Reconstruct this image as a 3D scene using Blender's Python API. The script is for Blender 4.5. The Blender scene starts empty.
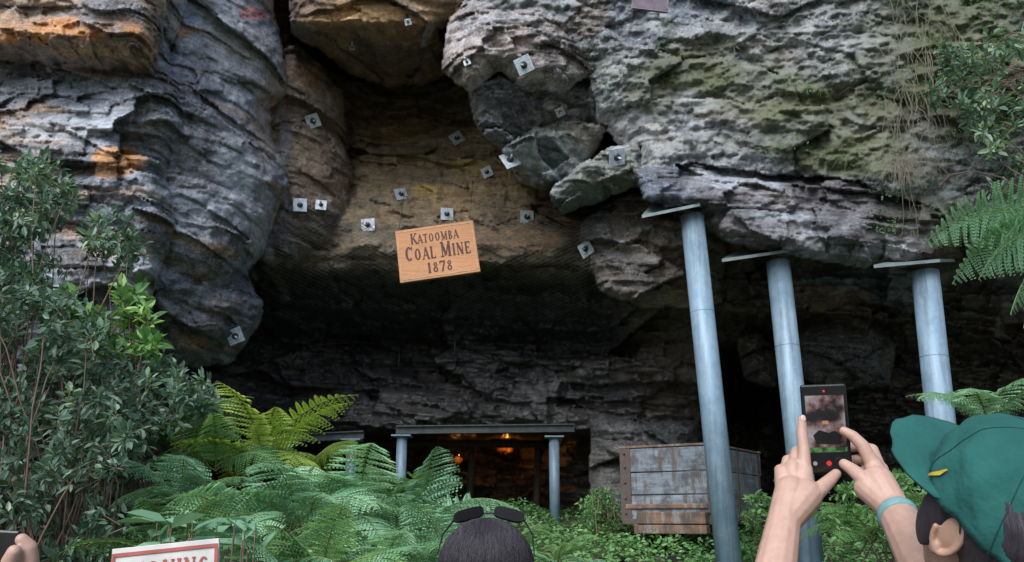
import bpy, math, random
import numpy as np
from mathutils import Vector, Matrix
rng=np.random.default_rng(11); random.seed(5)
rad=math.radians
S=bpy.context.scene
F=887.0; CP=rad(15); CZ=1.65
def W(px,py,Y):
    px=np.asarray(px,float);py=np.asarray(py,float);Y=np.asarray(Y,float)
    u=(px-512)/F; v=(281-py)/F
    dy=math.cos(CP)-v*math.sin(CP); dz=math.sin(CP)+v*math.cos(CP)
    return np.stack(np.broadcast_arrays(u*Y/dy,Y,CZ+dz*Y/dy),-1)
def V(px,py,Y): return Vector([float(a) for a in W(px,py,Y)])
# ---------------- noise
def hsh(i,j,k,s=0):
    i=i.astype(np.int64);j=j.astype(np.int64);k=k.astype(np.int64)
    n=(i*374761393+j*668265263+k*1440662683+s*974634777)&0xffffffff
    n=((n^(n>>13))*1274126177)&0xffffffff
    n=((n^(n>>16))*2246822519)&0xffffffff
    return ((n^(n>>15))&0xffffff)/float(0xffffff)
def vn(x,y,z,s=0):
    xi=np.floor(x);yi=np.floor(y);zi=np.floor(z)
    fx=x-xi;fy=y-yi;fz=z-zi
    fx=fx*fx*(3-2*fx);fy=fy*fy*(3-2*fy);fz=fz*fz*(3-2*fz)
    r=0
    for a in (0,1):
        for b in (0,1):
            for c in (0,1):
                w=(fx if a else 1-fx)*(fy if b else 1-fy)*(fz if c else 1-fz)
                r=r+w*hsh(xi+a,yi+b,zi+c,s)
    return r*2-1
def fbm(x,y,z,o=5,s=0,g=0.5):
    r=0;a=1;t=0
    for i in range(o):
        r=r+a*vn(x,y,z,s+i*7);t+=a;a*=g
        x=x*2.03+11.3;y=y*2.03+5.1;z=z*2.03+7.7
    return r/t
def voro(a,b,s=0):
    ai=np.floor(a);bi=np.floor(b)
    f1=np.full(a.shape,9.);f2=np.full(a.shape,9.)
    ca=np.zeros(a.shape);cb=np.zeros(a.shape);ia=np.zeros(a.shape);ib=np.zeros(a.shape)
    z=np.zeros_like(ai)
    for i in (-1,0,1):
        for j in (-1,0,1):
            A=ai+i;B=bi+j
            pa=A+0.1+0.8*hsh(A,B,z,s);pb=B+0.1+0.8*hsh(A,B,z,s+3)
            d=np.abs(a-pa)*.6+np.hypot(a-pa,b-pb)*.15+np.abs(b-pb)*.7
            m=d<f1
            f2=np.where(m,f1,np.minimum(f2,d))
            f1=np.where(m,d,f1);ca=np.where(m,pa,ca);cb=np.where(m,pb,cb);ia=np.where(m,A,ia);ib=np.where(m,B,ib)
    z=np.zeros_like(ia)
    return f1,f2-f1,hsh(ia,ib,z,s+5)*2-1,hsh(ia,ib,z,s+6)*2-1,hsh(ia,ib,z,s+8)*2-1,a-ca,b-cb
def sdpoly(X,Y,P):
    P=np.array(P,float);n=len(P);d=np.full(X.shape,1e9);ins=np.zeros(X.shape,bool)
    for i in range(n):
        x1,y1=P[i];x2,y2=P[(i+1)%n]
        ex,ey=x2-x1,y2-y1
        t=np.clip(((X-x1)*ex+(Y-y1)*ey)/(ex*ex+ey*ey+1e-9),0,1)
        d=np.minimum(d,np.hypot(X-x1-t*ex,Y-y1-t*ey))
        c=((y1>Y)!=(y2>Y))&(X<(x2-x1)*(Y-y1)/(y2-y1+1e-12)+x1)
        ins^=c
    return np.where(ins,d,-d)
# ---------------- mesh helpers
def link(o,parent=None):
    S.collection.objects.link(o)
    if parent is not None: o.parent=parent
    return o
def empty(name):
    return link(bpy.data.objects.new(name,None))
def mk(name,verts,faces,mat,parent=None,smooth=False):
    me=bpy.data.meshes.new(name)
    me.from_pydata([tuple(v) for v in verts],[],[tuple(f) for f in faces]); me.update()
    if smooth: me.polygons.foreach_set('use_smooth',[True]*len(me.polygons))
    if mat: me.materials.append(mat)
    return link(bpy.data.objects.new(name,me),parent)
def mknp(name,verts,quads,mat,parent=None,smooth=False,attrs=None):
    me=bpy.data.meshes.new(name)
    nv=len(verts);nf=len(quads);k=quads.shape[1]
    me.vertices.add(nv);me.vertices.foreach_set('co',verts.astype(np.float32).ravel())
    me.loops.add(nf*k);me.loops.foreach_set('vertex_index',quads.astype(np.int32).ravel())
    me.polygons.add(nf);me.polygons.foreach_set('loop_start',np.arange(0,nf*k,k,dtype=np.int32))
    try: me.polygons.foreach_set('loop_total',np.full(nf,k,dtype=np.int32))
    except Exception: pass
    me.update(calc_edges=True)
    me.polygons.foreach_set('use_smooth',np.full(nf,smooth))
    for n,(ty,arr) in (attrs or {}).items():
        a=me.attributes.new(n,ty,'POINT')
        a.data.foreach_set('color' if 'COLOR' in ty else 'value',arr.astype(np.float32).ravel())
    if mat: me.materials.append(mat)
    me.validate()
    return link(bpy.data.objects.new(name,me),parent)
def boxg(c,s,R=None):
    c=Vector(c);vs=[]
    for x in(-.5,.5):
        for y in(-.5,.5):
            for z in(-.5,.5):
                v=Vector((x*s[0],y*s[1],z*s[2]))
                if R is not None:v=R@v
                vs.append(c+v)
    return vs,[(0,1,3,2),(4,6,7,5),(0,4,5,1),(2,3,7,6),(0,2,6,4),(1,5,7,3)]
def merge(parts):
    v=[];f=[]
    for a,b in parts:
        o=len(v);v+=list(a);f+=[tuple(i+o for i in q) for q in b]
    return v,f
def boxes(name,lst,mat,parent=None,bev=0.004,R=None):
    v,f=merge([boxg(*((c,s) if R is None else (c,s,R))) for c,s in lst])
    o=mk(name,v,f,mat,parent)
    if bev:
        m=o.modifiers.new('b','BEVEL');m.width=bev;m.segments=2
    return o
def capsule(p0,r0,p1,r1,seg=14,hs=5):
    p0=Vector(p0);p1=Vector(p1);ax=p1-p0;L=ax.length
    ax=ax/L if L>1e-6 else Vector((0,0,1))
    q=ax.to_track_quat('Z','Y');v=[];f=[]
    prof=[]
    for i in range(hs+1):
        a=-math.pi/2+i/hs*math.pi/2;prof.append((r0*math.cos(a),r0*math.sin(a)))
    for i in range(hs+1):
        a=i/hs*math.pi/2;prof.append((r1*math.cos(a),L+r1*math.sin(a)))
    for r,z in prof:
        r=max(r,1e-5)
        for k in range(seg):
            t=2*math.pi*k/seg;v.append(p0+q@Vector((r*math.cos(t),r*math.sin(t),z)))
    n=len(prof)
    for i in range(n-1):
        for k in range(seg):
            f.append((i*seg+k,i*seg+(k+1)%seg,(i+1)*seg+(k+1)%seg,(i+1)*seg+k))
    f.append(tuple(range(seg))[::-1]);f.append(tuple((n-1)*seg+k for k in range(seg)))
    return v,f
def chain(pts,rs):
    return [capsule(pts[i],rs[i],pts[i+1],rs[i+1]) for i in range(len(pts)-1)]
def ellip(c,r,R=None,seg=20,rg=12):
    c=Vector(c);v=[];f=[]
    for i in range(rg+1):
        a=-math.pi/2+math.pi*i/rg
        for k in range(seg):
            t=2*math.pi*k/seg
            p=Vector((r[0]*max(math.cos(a),1e-4)*math.cos(t),r[1]*max(math.cos(a),1e-4)*math.sin(t),r[2]*math.sin(a)))
            if R is not None:p=R@p
            v.append(c+p)
    for i in range(rg):
        for k in range(seg):
            f.append((i*seg+k,i*seg+(k+1)%seg,(i+1)*seg+(k+1)%seg,(i+1)*seg+k))
    f.append(tuple(range(seg))[::-1]);f.append(tuple(rg*seg+k for k in range(seg)))
    return v,f
def organic(name,parts,mat,parent=None,vox=0.004,smooth=4,M=None):
    v,f=merge(parts)
    if M is not None: v=[M@Vector(p) for p in v]
    o=mk(name,v,f,mat,parent)
    m=o.modifiers.new('r','REMESH');m.mode='VOXEL';m.voxel_size=vox;m.use_smooth_shade=True
    m=o.modifiers.new('s','SMOOTH');m.iterations=smooth;m.factor=0.5
    return o
def tube(name,pts,rs,mat,parent=None,seg=24,caps=True):
    v=[];f=[];pts=[Vector(p) for p in pts]
    for i,p in enumerate(pts):
        d=(pts[min(i+1,len(pts)-1)]-pts[max(i-1,0)]).normalized();q=d.to_track_quat('Z','Y')
        for k in range(seg):
            t=2*math.pi*k/seg;v.append(p+q@Vector((rs[i]*math.cos(t),rs[i]*math.sin(t),0)))
    for i in range(len(pts)-1):
        for k in range(seg): f.append((i*seg+k,i*seg+(k+1)%seg,(i+1)*seg+(k+1)%seg,(i+1)*seg+k))
    if caps: f.append(tuple(range(seg))[::-1]);f.append(tuple((len(pts)-1)*seg+k for k in range(seg)))
    if name is None: return v,f
    return mk(name,v,f,mat,parent,smooth=True)
# ---------------- material helper
class NT:
    def __init__(s,name):
        s.m=bpy.data.materials.new(name);s.m.use_nodes=True;s.t=s.m.node_tree
        s.b=s.t.nodes['Principled BSDF'];s.out=s.t.nodes['Material Output']
        s.tc=s.n('ShaderNodeTexCoord')
    def n(s,ty,**k):
        x=s.t.nodes.new(ty)
        for a,b in k.items(): setattr(x,a,b)
        return x
    def l(s,a,b): s.t.links.new(a,b)
    def val(s,sock,v):
        if hasattr(v,'is_linked') : s.l(v,sock)
        else: sock.default_value=v
    def noise(s,scale,detail=6,rough=.6,vec=None,mp=None,dist=0):
        x=s.n('ShaderNodeTexNoise');x.inputs['Scale'].default_value=scale;x.inputs['Detail'].default_value=min(detail,4)
        x.inputs['Roughness'].default_value=rough;x.inputs['Distortion'].default_value=dist
        vec=vec or s.tc.outputs['Object']
        if mp:
            m=s.n('ShaderNodeMapping');m.inputs['Scale'].default_value=mp;s.l(vec,m.inputs['Vector']);vec=m.outputs[0]
        s.l(vec,x.inputs['Vector']);return x.outputs['Fac']
    def mr(s,v,a,b,c=0.,d=1.):
        x=s.n('ShaderNodeMapRange');s.l(v,x.inputs[0])
        for i,q in enumerate((a,b,c,d)): x.inputs[i+1].default_value=q
        return x.outputs[0]
    def math(s,op,a,b):
        x=s.n('ShaderNodeMath',operation=op);s.val(x.inputs[0],a);s.val(x.inputs[1],b);return x.outputs[0]
    def mix(s,f,a,b,bt='MIX'):
        x=s.n('ShaderNodeMix',data_type='RGBA',blend_type=bt)
        s.val(x.inputs[0],f);s.val(x.inputs[6],a);s.val(x.inputs[7],b);return x.outputs[2]
    def bump(s,h,st,dist,prev=None):
        x=s.n('ShaderNodeBump');x.inputs['Strength'].default_value=st;x.inputs['Distance'].default_value=dist
        s.l(h,x.inputs['Height'])
        if prev is not None:s.l(prev,x.inputs['Normal'])
        return x.outputs[0]
def c4(*a): return (*a,1.)
def simple(name,col,rough=.6,metal=0,var=.25,scale=12,bump=.0,mp=None,col2=None,sss=0):
    t=NT(name);n=t.noise(scale,4,mp=mp)
    c2=col2 or tuple(c*(1-var*1.6) for c in col)
    f=t.mr(n,.35,.65)
    t.l(t.mix(f,c4(*col),c4(*c2)),t.b.inputs['Base Color'])
    t.b.inputs['Roughness'].default_value=rough;t.b.inputs['Metallic'].default_value=metal
    if bump: t.l(t.bump(n,bump,.01),t.b.inputs['Normal'])
    return t.m
# rock
def rockmat():
    t=NT('rock');at=t.n('ShaderNodeAttribute',attribute_name='Col');mk_=t.n('ShaderNodeAttribute',attribute_name='Msk')
    sp=t.n('ShaderNodeSeparateColor');t.l(mk_.outputs['Color'],sp.inputs[0])
    n2=t.noise(8,4,.7);n3=t.noise(38,4,.7)
    st=t.noise(4,4,.7,mp=(.6,.6,5))
    m=t.math('MULTIPLY',t.mr(st,.35,.65,.78,1.2),t.mr(n2,.3,.7,.6,1.4))
    m=t.math('MULTIPLY',m,t.mr(n3,.3,.7,.68,1.32))
    cc=t.n('ShaderNodeCombineColor')
    for i in range(3): t.l(m,cc.inputs[i])
    col=t.mix(1.,at.outputs['Color'],cc.outputs[0],'MULTIPLY')
    lf=t.math('MULTIPLY',t.math('MULTIPLY',t.mr(n3,.50,.60),t.mr(n2,.42,.58)),sp.outputs[0])
    col=t.mix(lf,col,c4(.50,.54,.55))
    mf=t.math('MULTIPLY',t.mr(t.math('ADD',t.math('ADD',t.math('MULTIPLY',n2,.45),t.math('MULTIPLY',n3,.55)),t.math('MULTIPLY',sp.outputs[1],.30)),.58,.71),t.math('MULTIPLY',sp.outputs[1],.85))
    mcol=t.mix(t.mr(n3,.38,.62),c4(.155,.165,.065),c4(.045,.06,.024))
    col=t.mix(mf,col,mcol)
    t.l(col,t.b.inputs['Base Color'])
    t.l(t.mr(sp.outputs[2],0,1,.8,.32),t.b.inputs['Roughness'])
    b=t.bump(st,.35,.03);b=t.bump(n2,.5,.025,b);b=t.bump(n3,.7,.010,b)
    t.l(b,t.b.inputs['Normal']);return t.m
ROCK=rockmat()
def leafmat(name,a,b,c=None,trans=.35,rough=.45):
    t=NT(name);at=t.n('ShaderNodeAttribute',attribute_name='var')
    r=t.n('ShaderNodeValToRGB');e=r.color_ramp.elements
    e[0].color=c4(*a);e[0].position=0.1;e[1].color=c4(*b);e[1].position=.8
    if c: x=e.new(1.);x.color=c4(*c)
    t.l(at.outputs['Fac'],r.inputs[0])
    t.l(r.outputs[0],t.b.inputs['Base Color']);t.b.inputs['Roughness'].default_value=rough
    tr=t.n('ShaderNodeBsdfTranslucent');t.l(t.mix(1.,r.outputs[0],c4(1.2,1.25,.5),'MULTIPLY'),tr.inputs[0])
    mx=t.n('ShaderNodeMixShader');mx.inputs[0].default_value=trans
    t.l(t.b.outputs[0],mx.inputs[1]);t.l(tr.outputs[0],mx.inputs[2]);t.l(mx.outputs[0],t.out.inputs[0]);return t.m
FERN=leafmat('fern_leaf',(.07,.19,.07),(.28,.50,.18),(.40,.60,.2),.28)
FERNY=leafmat('fern_leaf_yellow',(.22,.34,.07),(.56,.72,.17),(.68,.80,.25),.28)
FERNB=leafmat('fern_leaf_blue',(.09,.23,.14),(.33,.59,.37),(.50,.72,.45),.24)
SHRUB=leafmat('shrub_leaf',(.045,.10,.07),(.21,.33,.24),(.38,.50,.30),.25,.38)
COVER=leafmat('cover_leaf',(.05,.15,.05),(.19,.40,.14),(.32,.52,.18),.28)
WOODY=simple('twig_bark',(.22,.15,.11),.85,scale=30)
DRY=simple('dry_root',(.26,.24,.18),.9,scale=20)
def galv():
    t=NT('galvanised_steel');n=t.noise(5,4,.7);v=t.noise(40,4,.6);d=t.noise(3,4,.7,mp=(5,5,.35))
    c=t.mix(t.mr(n,.3,.7),c4(.20,.32,.43),c4(.32,.44,.54));c=t.mix(t.mr(d,.48,.66,0,.65),c,c4(.13,.17,.20))
    c=t.mix(t.mr(v,.58,.7,0,.4),c,c4(.42,.46,.48))
    t.l(c,t.b.inputs['Base Color']);t.b.inputs['Metallic'].default_value=.2;t.l(t.mr(n,.3,.7,.4,.65),t.b.inputs['Roughness'])
    t.l(t.bump(v,.15,.005),t.b.inputs['Normal']);return t.m
GALV=galv()
def woodmat(name,a,b,dirt=(.05,.04,.03),mp=(1.5,12,12),df=.5,rot=None):
    t=NT(name);g=t.noise(6,4,.65,mp=mp,dist=.8);n=t.noise(4,4,.7)
    c=t.mix(t.mr(g,.35,.65),c4(*a),c4(*b));c=t.mix(t.mr(n,.5,.72,0,df),c,c4(*dirt))
    t.l(c,t.b.inputs['Base Color']);t.b.inputs['Roughness'].default_value=.8
    t.l(t.bump(g,.5,.006),t.b.inputs['Normal']);return t.m
# =============== CLIFF
gx=np.concatenate([np.arange(-300,-12,9.),np.arange(-12,1036,1.5),np.arange(1038,1340,9.)])
gy=np.concatenate([np.arange(-260,-8,9.),np.arange(-8,545,1.5),np.arange(546,640,9.)])
PX,PY=np.meshgrid(gx,gy)
cols=[-300,150,240,330,400,500,590,640,700,760,860,1000,1340]
pys=[-260,0,90,180,250,268,310,345,380,420,430,442,640]
tab=[[10.5]*4+[10.8,11,11.5,11.5,11.5,11.5,11.5,11.5,11.5],
[10.5]*4+[10.8,11,11.5,11.5,11.5,11.5,11.5,11.8,11.8],
[12,12.5,12,11.6,11.3,11.4,12.4,13.4,12.9,12.5,12.5,16,16],
[12,13,12.3,11.6,11.0,11.1,12.4,13.3,13.0,12.6,12.8,16.5,16.5],
[12,13.5,12.7,11.6,10.9,11.1,12.3,13.3,13.1,12.6,12.8,16.5,16.5],
[11.5,12.8,12.2,11.4,10.8,11.0,12.2,13.2,13.0,12.6,12.8,16.5,16.5],
[11,11.2,11.5,11.2,10.7,10.8,11.9,13,12.9,12.6,12.7,14.5,14.5],
[10.5,10.5,10.5,10.6,10.6,10.7,11.5,12.2,12.3,12.4,12.5,12.8,12.8],
[10,10,10,10,10.2,10.3,10.8,11.5,11.8,12.6,12.7,12.8,12.8],
[9.9,9.9,9.9,9.9,10,10.2,10.7,11.8,14.5,15.5,15.5,15.5,15.5],
[9.7]*4+[9.7,9.8,10.3,10.9,11.5,12,12.2,12.5,12.5],
[9.3]*4+[9.3,9.4,9.9,10.6,11,11.4,11.5,11.5,11.5],
[9]*4+[9,9,9.4,9.8,10,10.2,10.2,10.2,10.2]]
wx=PX+7*fbm(PX/45,PY/45,PX*0,4,3)+2.5*fbm(PX/9,PY/9,PX*0,3,13)
wy=PY+7*fbm(PX/45,PY/45,PX*0,4,23)+2.5*fbm(PX/9,PY/9,PX*0,3,33)
ci=np.clip(np.searchsorted(cols,wx,side='right')-1,0,len(cols)-2);ca=np.array(cols,float)
fr=np.clip((wx-ca[ci])/(ca[ci+1]-ca[ci]),0,1);fr=fr*fr*(3-2*fr)
def tabv(ci):
    out=np.zeros(PX.shape)
    for k in range(len(cols)):
        m=ci==k
        out[m]=np.interp(wy[m],pys,tab[k])
    return out
D=tabv(ci)*(1-fr)+tabv(ci+1)*fr
C=np.zeros(PX.shape+(3,));C[:]=(.26,.20,.125)
def sm(x,a,b):
    t=np.clip((x-a)/(b-a),0,1);return t*t*(3-2*t)
def blend(m,col):
    global C
    C=C*(1-m[...,None])+np.array(col)*m[...,None]
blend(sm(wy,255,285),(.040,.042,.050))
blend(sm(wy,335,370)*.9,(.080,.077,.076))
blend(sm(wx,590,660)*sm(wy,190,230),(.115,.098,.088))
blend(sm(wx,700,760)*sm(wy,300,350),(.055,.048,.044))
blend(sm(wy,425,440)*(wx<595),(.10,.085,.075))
LI=np.zeros(PX.shape)+.12;MO=np.zeros(PX.shape);WT=sm(wy,255,285)*.95
BA=np.ones(PX.shape)*.7+sm(wy,260,300)*.5 ; ST=sm(wy,240,280)*1.7+.35;RG=np.zeros(PX.shape)
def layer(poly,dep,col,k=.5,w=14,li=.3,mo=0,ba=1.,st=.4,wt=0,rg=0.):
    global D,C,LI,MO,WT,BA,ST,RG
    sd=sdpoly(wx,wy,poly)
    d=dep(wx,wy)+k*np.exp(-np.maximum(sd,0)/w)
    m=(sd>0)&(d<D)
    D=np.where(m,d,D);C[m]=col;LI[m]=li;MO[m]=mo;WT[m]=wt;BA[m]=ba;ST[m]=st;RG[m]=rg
layer([(262,60),(300,45),(340,90),(350,130),(350,205),(335,245),(290,268),(258,262)],lambda x,y:10.3+(x-280)*.009,(.22,.175,.145),li=.3,ba=.7)
layer([(160,-300),(280,-300),(275,20),(288,90),(272,112),(288,190),(268,245),(225,300),(205,345),(150,340),(140,280),(150,150)],lambda x,y:8.5+(x-165)*.0085+np.maximum(y-230,0)*.004,(.23,.235,.26),li=.5,ba=.6,k=.6,st=.25)
layer([(150,290),(200,282),(245,272),(262,300),(258,330),(225,364),(165,364),(145,330)],lambda x,y:8.7+(x-150)*.006+np.abs(y-310)*.004,(.18,.165,.165),k=.7,w=16,li=.3,ba=.8)
layer([(-400,-300),(178,-300),(188,0),(168,60),(182,120),(166,170),(172,230),(150,300),(150,400),(-400,450)],lambda x,y:8.1-(x-160)*.0012+.15*np.sin(y/50),(.24,.25,.275),li=.6,ba=.9,st=.9)
layer([(-400,-300),(155,-300),(166,10),(158,50),(150,78),(110,70),(60,64),(0,58),(-400,50)],lambda x,y:7.55-(x-160)*.001+np.maximum(y-35,0)*.006,(.33,.24,.16),li=.4,ba=.8,st=1.)
layer([(285,-300),(540,-300),(490,-10),(470,25),(440,32),(450,70),(425,82),(385,84),(345,74),(318,52),(290,38)],lambda x,y:9.3+np.maximum(y-22,0)*.03,(.24,.175,.11),k=.4,li=.15,ba=.5,st=.5)
layer([(476,-300),(1400,-300),(1400,250),(1024,245),(960,255),(935,262),(890,266),(830,262),(765,248),(725,232),(700,210),(655,198),(628,160),(600,120),(585,80),(560,60),(540,40),(500,30),(470,0)],
  lambda x,y:8.3-(x-600)*.0009+.25*np.cos((x-620)/140)+np.maximum(y-150,0)*.002,(.26,.275,.285),li=.95,mo=.5,ba=.4,st=.3,k=.5,rg=.8)
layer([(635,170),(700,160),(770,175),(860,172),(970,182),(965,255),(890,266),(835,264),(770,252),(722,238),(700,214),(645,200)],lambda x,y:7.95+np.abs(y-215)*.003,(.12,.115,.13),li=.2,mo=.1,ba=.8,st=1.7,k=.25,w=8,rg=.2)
layer([(450,20),(482,-15),(545,0),(580,40),(592,72),(560,92),(525,88),(500,70),(470,92),(440,70)],lambda x,y:8.3+(580-x)*.003,(.33,.29,.285),li=.8,ba=.8,k=.4)
layer([(468,92),(500,72),(530,86),(590,72),(612,100),(600,125),(560,120),(530,135),(500,150),(478,128)],lambda x,y:8.8+(y-90)*.006,(.18,.19,.205),li=.4,ba=1.3,k=.2,w=6,st=.6)
layer([(500,150),(530,126),(575,116),(610,125),(600,150),(578,178),(548,192),(520,182)],lambda x,y:9.1+(y-150)*.012,(.17,.19,.18),li=.3,ba=1.2,k=.12,w=4,st=1.)
layer([(550,195),(580,165),(612,148),(640,148),(650,182),(622,194),(592,208),(562,216)],lambda x,y:8.9+(y-180)*.012,(.16,.18,.17),li=.3,ba=1.2,k=.12,w=4,st=1.)
layer([(580,226),(615,200),(640,190),(700,205),(722,230),(728,258),(722,300),(690,308),(640,306),(600,292),(585,262)],lambda x,y:9.4+(y-240)*.003,(.18,.155,.14),li=.3,ba=1.,k=.3,w=10,st=1.2)
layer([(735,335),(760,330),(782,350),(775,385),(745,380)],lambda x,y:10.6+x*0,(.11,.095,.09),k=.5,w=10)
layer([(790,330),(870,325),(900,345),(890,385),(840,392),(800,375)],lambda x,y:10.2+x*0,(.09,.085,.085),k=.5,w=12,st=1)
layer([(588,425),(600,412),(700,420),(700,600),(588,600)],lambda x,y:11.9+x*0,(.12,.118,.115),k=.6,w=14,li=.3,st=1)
P0=W(PX,PY,D);X=P0[...,0];Z=P0[...,2];Yw=P0[...,1]
nx=X+.06*fbm(X*1.5,Z*1.5,Yw*.7,3,41)+.18*Z;nz=Z+.06*fbm(X*1.5,Z*1.5,Yw*.7,3,51)+.10*X
disp=np.zeros(PX.shape)
f1,e,r1,r2,r3,da,db=voro(nx*.8,nz*1.5,1)
crk=np.exp(-e/.03)*sm(fbm(X,Z,Yw,3,57),-.05,.2)
disp+=BA*(.20*r1+.36*r2*da+.36*r3*db)+.03*crk
f1,e,q1,r2,r3,da,db=voro(nx*2.1+3,nz*4.6,2)
cr=np.exp(-e/.04)*sm(fbm(X*1.5,Z*1.5,Yw,3,58),-.05,.25)
disp+=BA*(.07*q1+.16*r2*da+.14*r3*db)+.012*cr
f1,e,r1b,r2,r3,da,db=voro(nx*6+3,nz*14,3)
disp+=BA*(.018*r1b+.05*r2*da+.04*r3*db)
def strata(h,amp,s):
    q=(Z+.10*X+.14*fbm(X*.6,Z*.3,Yw*.3,3,61+s)+.02*fbm(X*3,Z*3,Yw,3,71+s))/h
    k=np.floor(q);f=q-k;seg=np.floor(X*.7+k*3.7+.5*fbm(X,Z,Yw,2,9))
    r=hsh(k,seg,k*0,s)
    return amp*(r*sm(f,0,.12)+.4*(1-sm(f,0,.09)))
disp+=ST*(strata(.36,.16,1)+strata(.13,.07,2)+strata(.05,.03,3)-.1)
disp+=.09*fbm(X*1.1,Z*1.1,Yw,3,81)+.035*fbm(X*5,Z*5,Yw*3,4,91)+.018*fbm(X*18,Z*18,Yw*10,3,95)
rid=1-np.abs(fbm(X*2.2,Z*3.0,Yw,4,121,.6))*3
disp+=RG*(-.14*np.clip(rid,-1,1)*.6+.14*fbm(X*3.0,Z*4.5,Yw*2,5,125,.65)+.06*fbm(X*14,Z*14,Yw*6,3,128,.7))
D2=D+disp
n=fbm(X*.8,Z*1.1,Yw*.6,5,101);n2=fbm(X*2.5,Z*3.5,Yw,5,111)
C=C*(np.clip(.98+.5*n+.4*n2+.10*r1,.4,1.6))[...,None]
C=C*(1+.15*q1[...,None]*np.array([1.2,1,.7])+.10*r1[...,None]*np.array([1.2,1,.7]))
hw=fbm(X*.9,Z*4.5+X*.5,Yw*.5,6,131,.6);ho=fbm(X*.8+7,Z*3.5+X*.4,Yw*.5,6,141,.6);hb=fbm(X*2.2,Z*2.0,Yw,6,151,.65)
zone=(D<10.2)
pale=sm(hw,.08,.26)*zone*np.where(MO>.3,.45,.6);blend(pale,(.46,.50,.56))
vs_=sm(fbm(X*6,Z*1.3,Yw,5,171,.6),.08,.3)*((wx>160)&(wx<300)&(wy<300))*.6;blend(vs_,(.44,.46,.52))
och=sm(ho,.10,.26)*np.where(wx<480,1,.25)*zone*.6;blend(och,(.44,.25,.12))
blu=sm(fbm(X*.7-4,Z*1.6,Yw,5,161),.05,.28)*zone*.6;blend(blu,(.15,.185,.255))
drk=sm(hb,.12,.30)*.6*np.where(D<11.2,1,.4);blend(drk,(.05,.048,.05))
def blob(x,y,rx,ry,col,s=.8,nz_=1.0):
    d=((wx-x)/rx)**2+((wy-y)/ry)**2
    blend(np.clip(sm(1.35-d+(n2+hw*.7)*1.3*nz_,0.3,1.1)*s,0,1),col)
OR=(.62,.28,.09);WH=(.50,.54,.60);BR=(.2,.12,.075)
blob(85,28,95,17,OR,.95);blob(40,6,70,8,(.30,.26,.24),.5);blob(20,20,50,12,(.42,.24,.12),.6);blob(120,160,36,16,(.60,.30,.12),.95);blob(60,130,60,20,WH,.7);blob(115,118,45,14,WH,.7);blob(95,95,50,12,(.20,.24,.31),.6);blob(150,30,10,30,(.42,.22,.1),.6)
blob(40,165,50,14,(.40,.27,.17),.6);blob(110,210,40,18,(.20,.24,.31),.6)
blob(30,85,60,12,(.16,.19,.24),.6);blob(205,90,22,60,(.12,.125,.15),.5);blob(235,170,24,40,WH,.5);blob(200,230,26,30,WH,.5);blob(255,15,12,8,(.5,.10,.07),.6);blob(225,50,20,30,WH,.4)
blob(185,15,15,12,(.20,.27,.42),.6);blob(315,75,25,20,(.38,.25,.15),.8);blob(315,165,22,50,(.28,.20,.135),.7);blob(270,120,14,60,(.32,.21,.13),.5)
blob(365,16,75,14,(.58,.36,.17),.9);blob(430,8,30,10,(.42,.30,.18),.6);blob(390,60,70,16,(.09,.08,.07),.7);blob(300,8,18,12,BR,.6)
blob(400,120,45,25,(.31,.235,.12),.8);blob(400,190,45,30,(.32,.25,.145),.7);blob(430,190,22,9,(.62,.46,.14),.75);blob(470,165,22,9,(.56,.42,.14),.65);blob(455,200,40,20,(.38,.27,.14),.6);blob(380,205,30,12,(.22,.2,.16),.5)
blob(520,240,60,15,(.32,.20,.11),.7);blob(370,240,50,12,(.26,.21,.16),.5);blob(560,235,25,14,(.34,.20,.10),.6);blob(352,150,7,60,(.07,.05,.04),.7);blob(380,150,5,50,(.08,.06,.05),.6);blob(440,170,4,40,(.10,.08,.06),.5);blob(500,215,5,25,(.10,.08,.06),.5)
blob(520,40,35,18,(.54,.44,.42),.6);blob(465,50,20,20,(.48,.39,.36),.5);blob(500,85,30,10,(.14,.145,.165),.6);blob(625,45,40,25,(.14,.145,.165),.5);blob(590,20,20,20,(.36,.26,.2),.5)
blob(560,165,22,16,(.25,.30,.27),.5);blob(600,190,22,10,(.24,.28,.26),.5)
for (x,y,rx,ry) in [(760,30,25,12),(700,100,30,14),(800,105,18,8),(740,60,40,12),(860,40,25,12),(660,25,20,12),(690,150,30,10),(640,80,25,12)]: blob(x,y,rx,ry,(.50,.54,.56),.6)
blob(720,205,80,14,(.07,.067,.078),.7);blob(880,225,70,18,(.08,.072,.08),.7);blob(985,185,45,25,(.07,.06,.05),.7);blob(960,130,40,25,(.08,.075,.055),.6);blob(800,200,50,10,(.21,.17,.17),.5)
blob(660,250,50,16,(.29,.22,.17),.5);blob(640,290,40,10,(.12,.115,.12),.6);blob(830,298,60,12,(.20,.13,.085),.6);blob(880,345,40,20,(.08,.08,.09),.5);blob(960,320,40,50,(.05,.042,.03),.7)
blob(550,385,60,16,(.20,.20,.205),.6);blob(470,395,50,10,(.13,.128,.125),.5);blob(410,355,60,10,(.13,.13,.13),.4);blob(300,390,50,14,(.10,.095,.09),.5)
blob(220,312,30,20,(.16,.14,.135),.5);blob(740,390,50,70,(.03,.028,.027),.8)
def mb(x,y,rx,ry,s):
    global MO
    d=((wx-x)/rx)**2+((wy-y)/ry)**2
    MO=np.clip(MO+s*sm(1.4-d,0.,1.2),0,1.)
MO*=np.where((wx>560)&(wy<210),.6,1)
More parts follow.
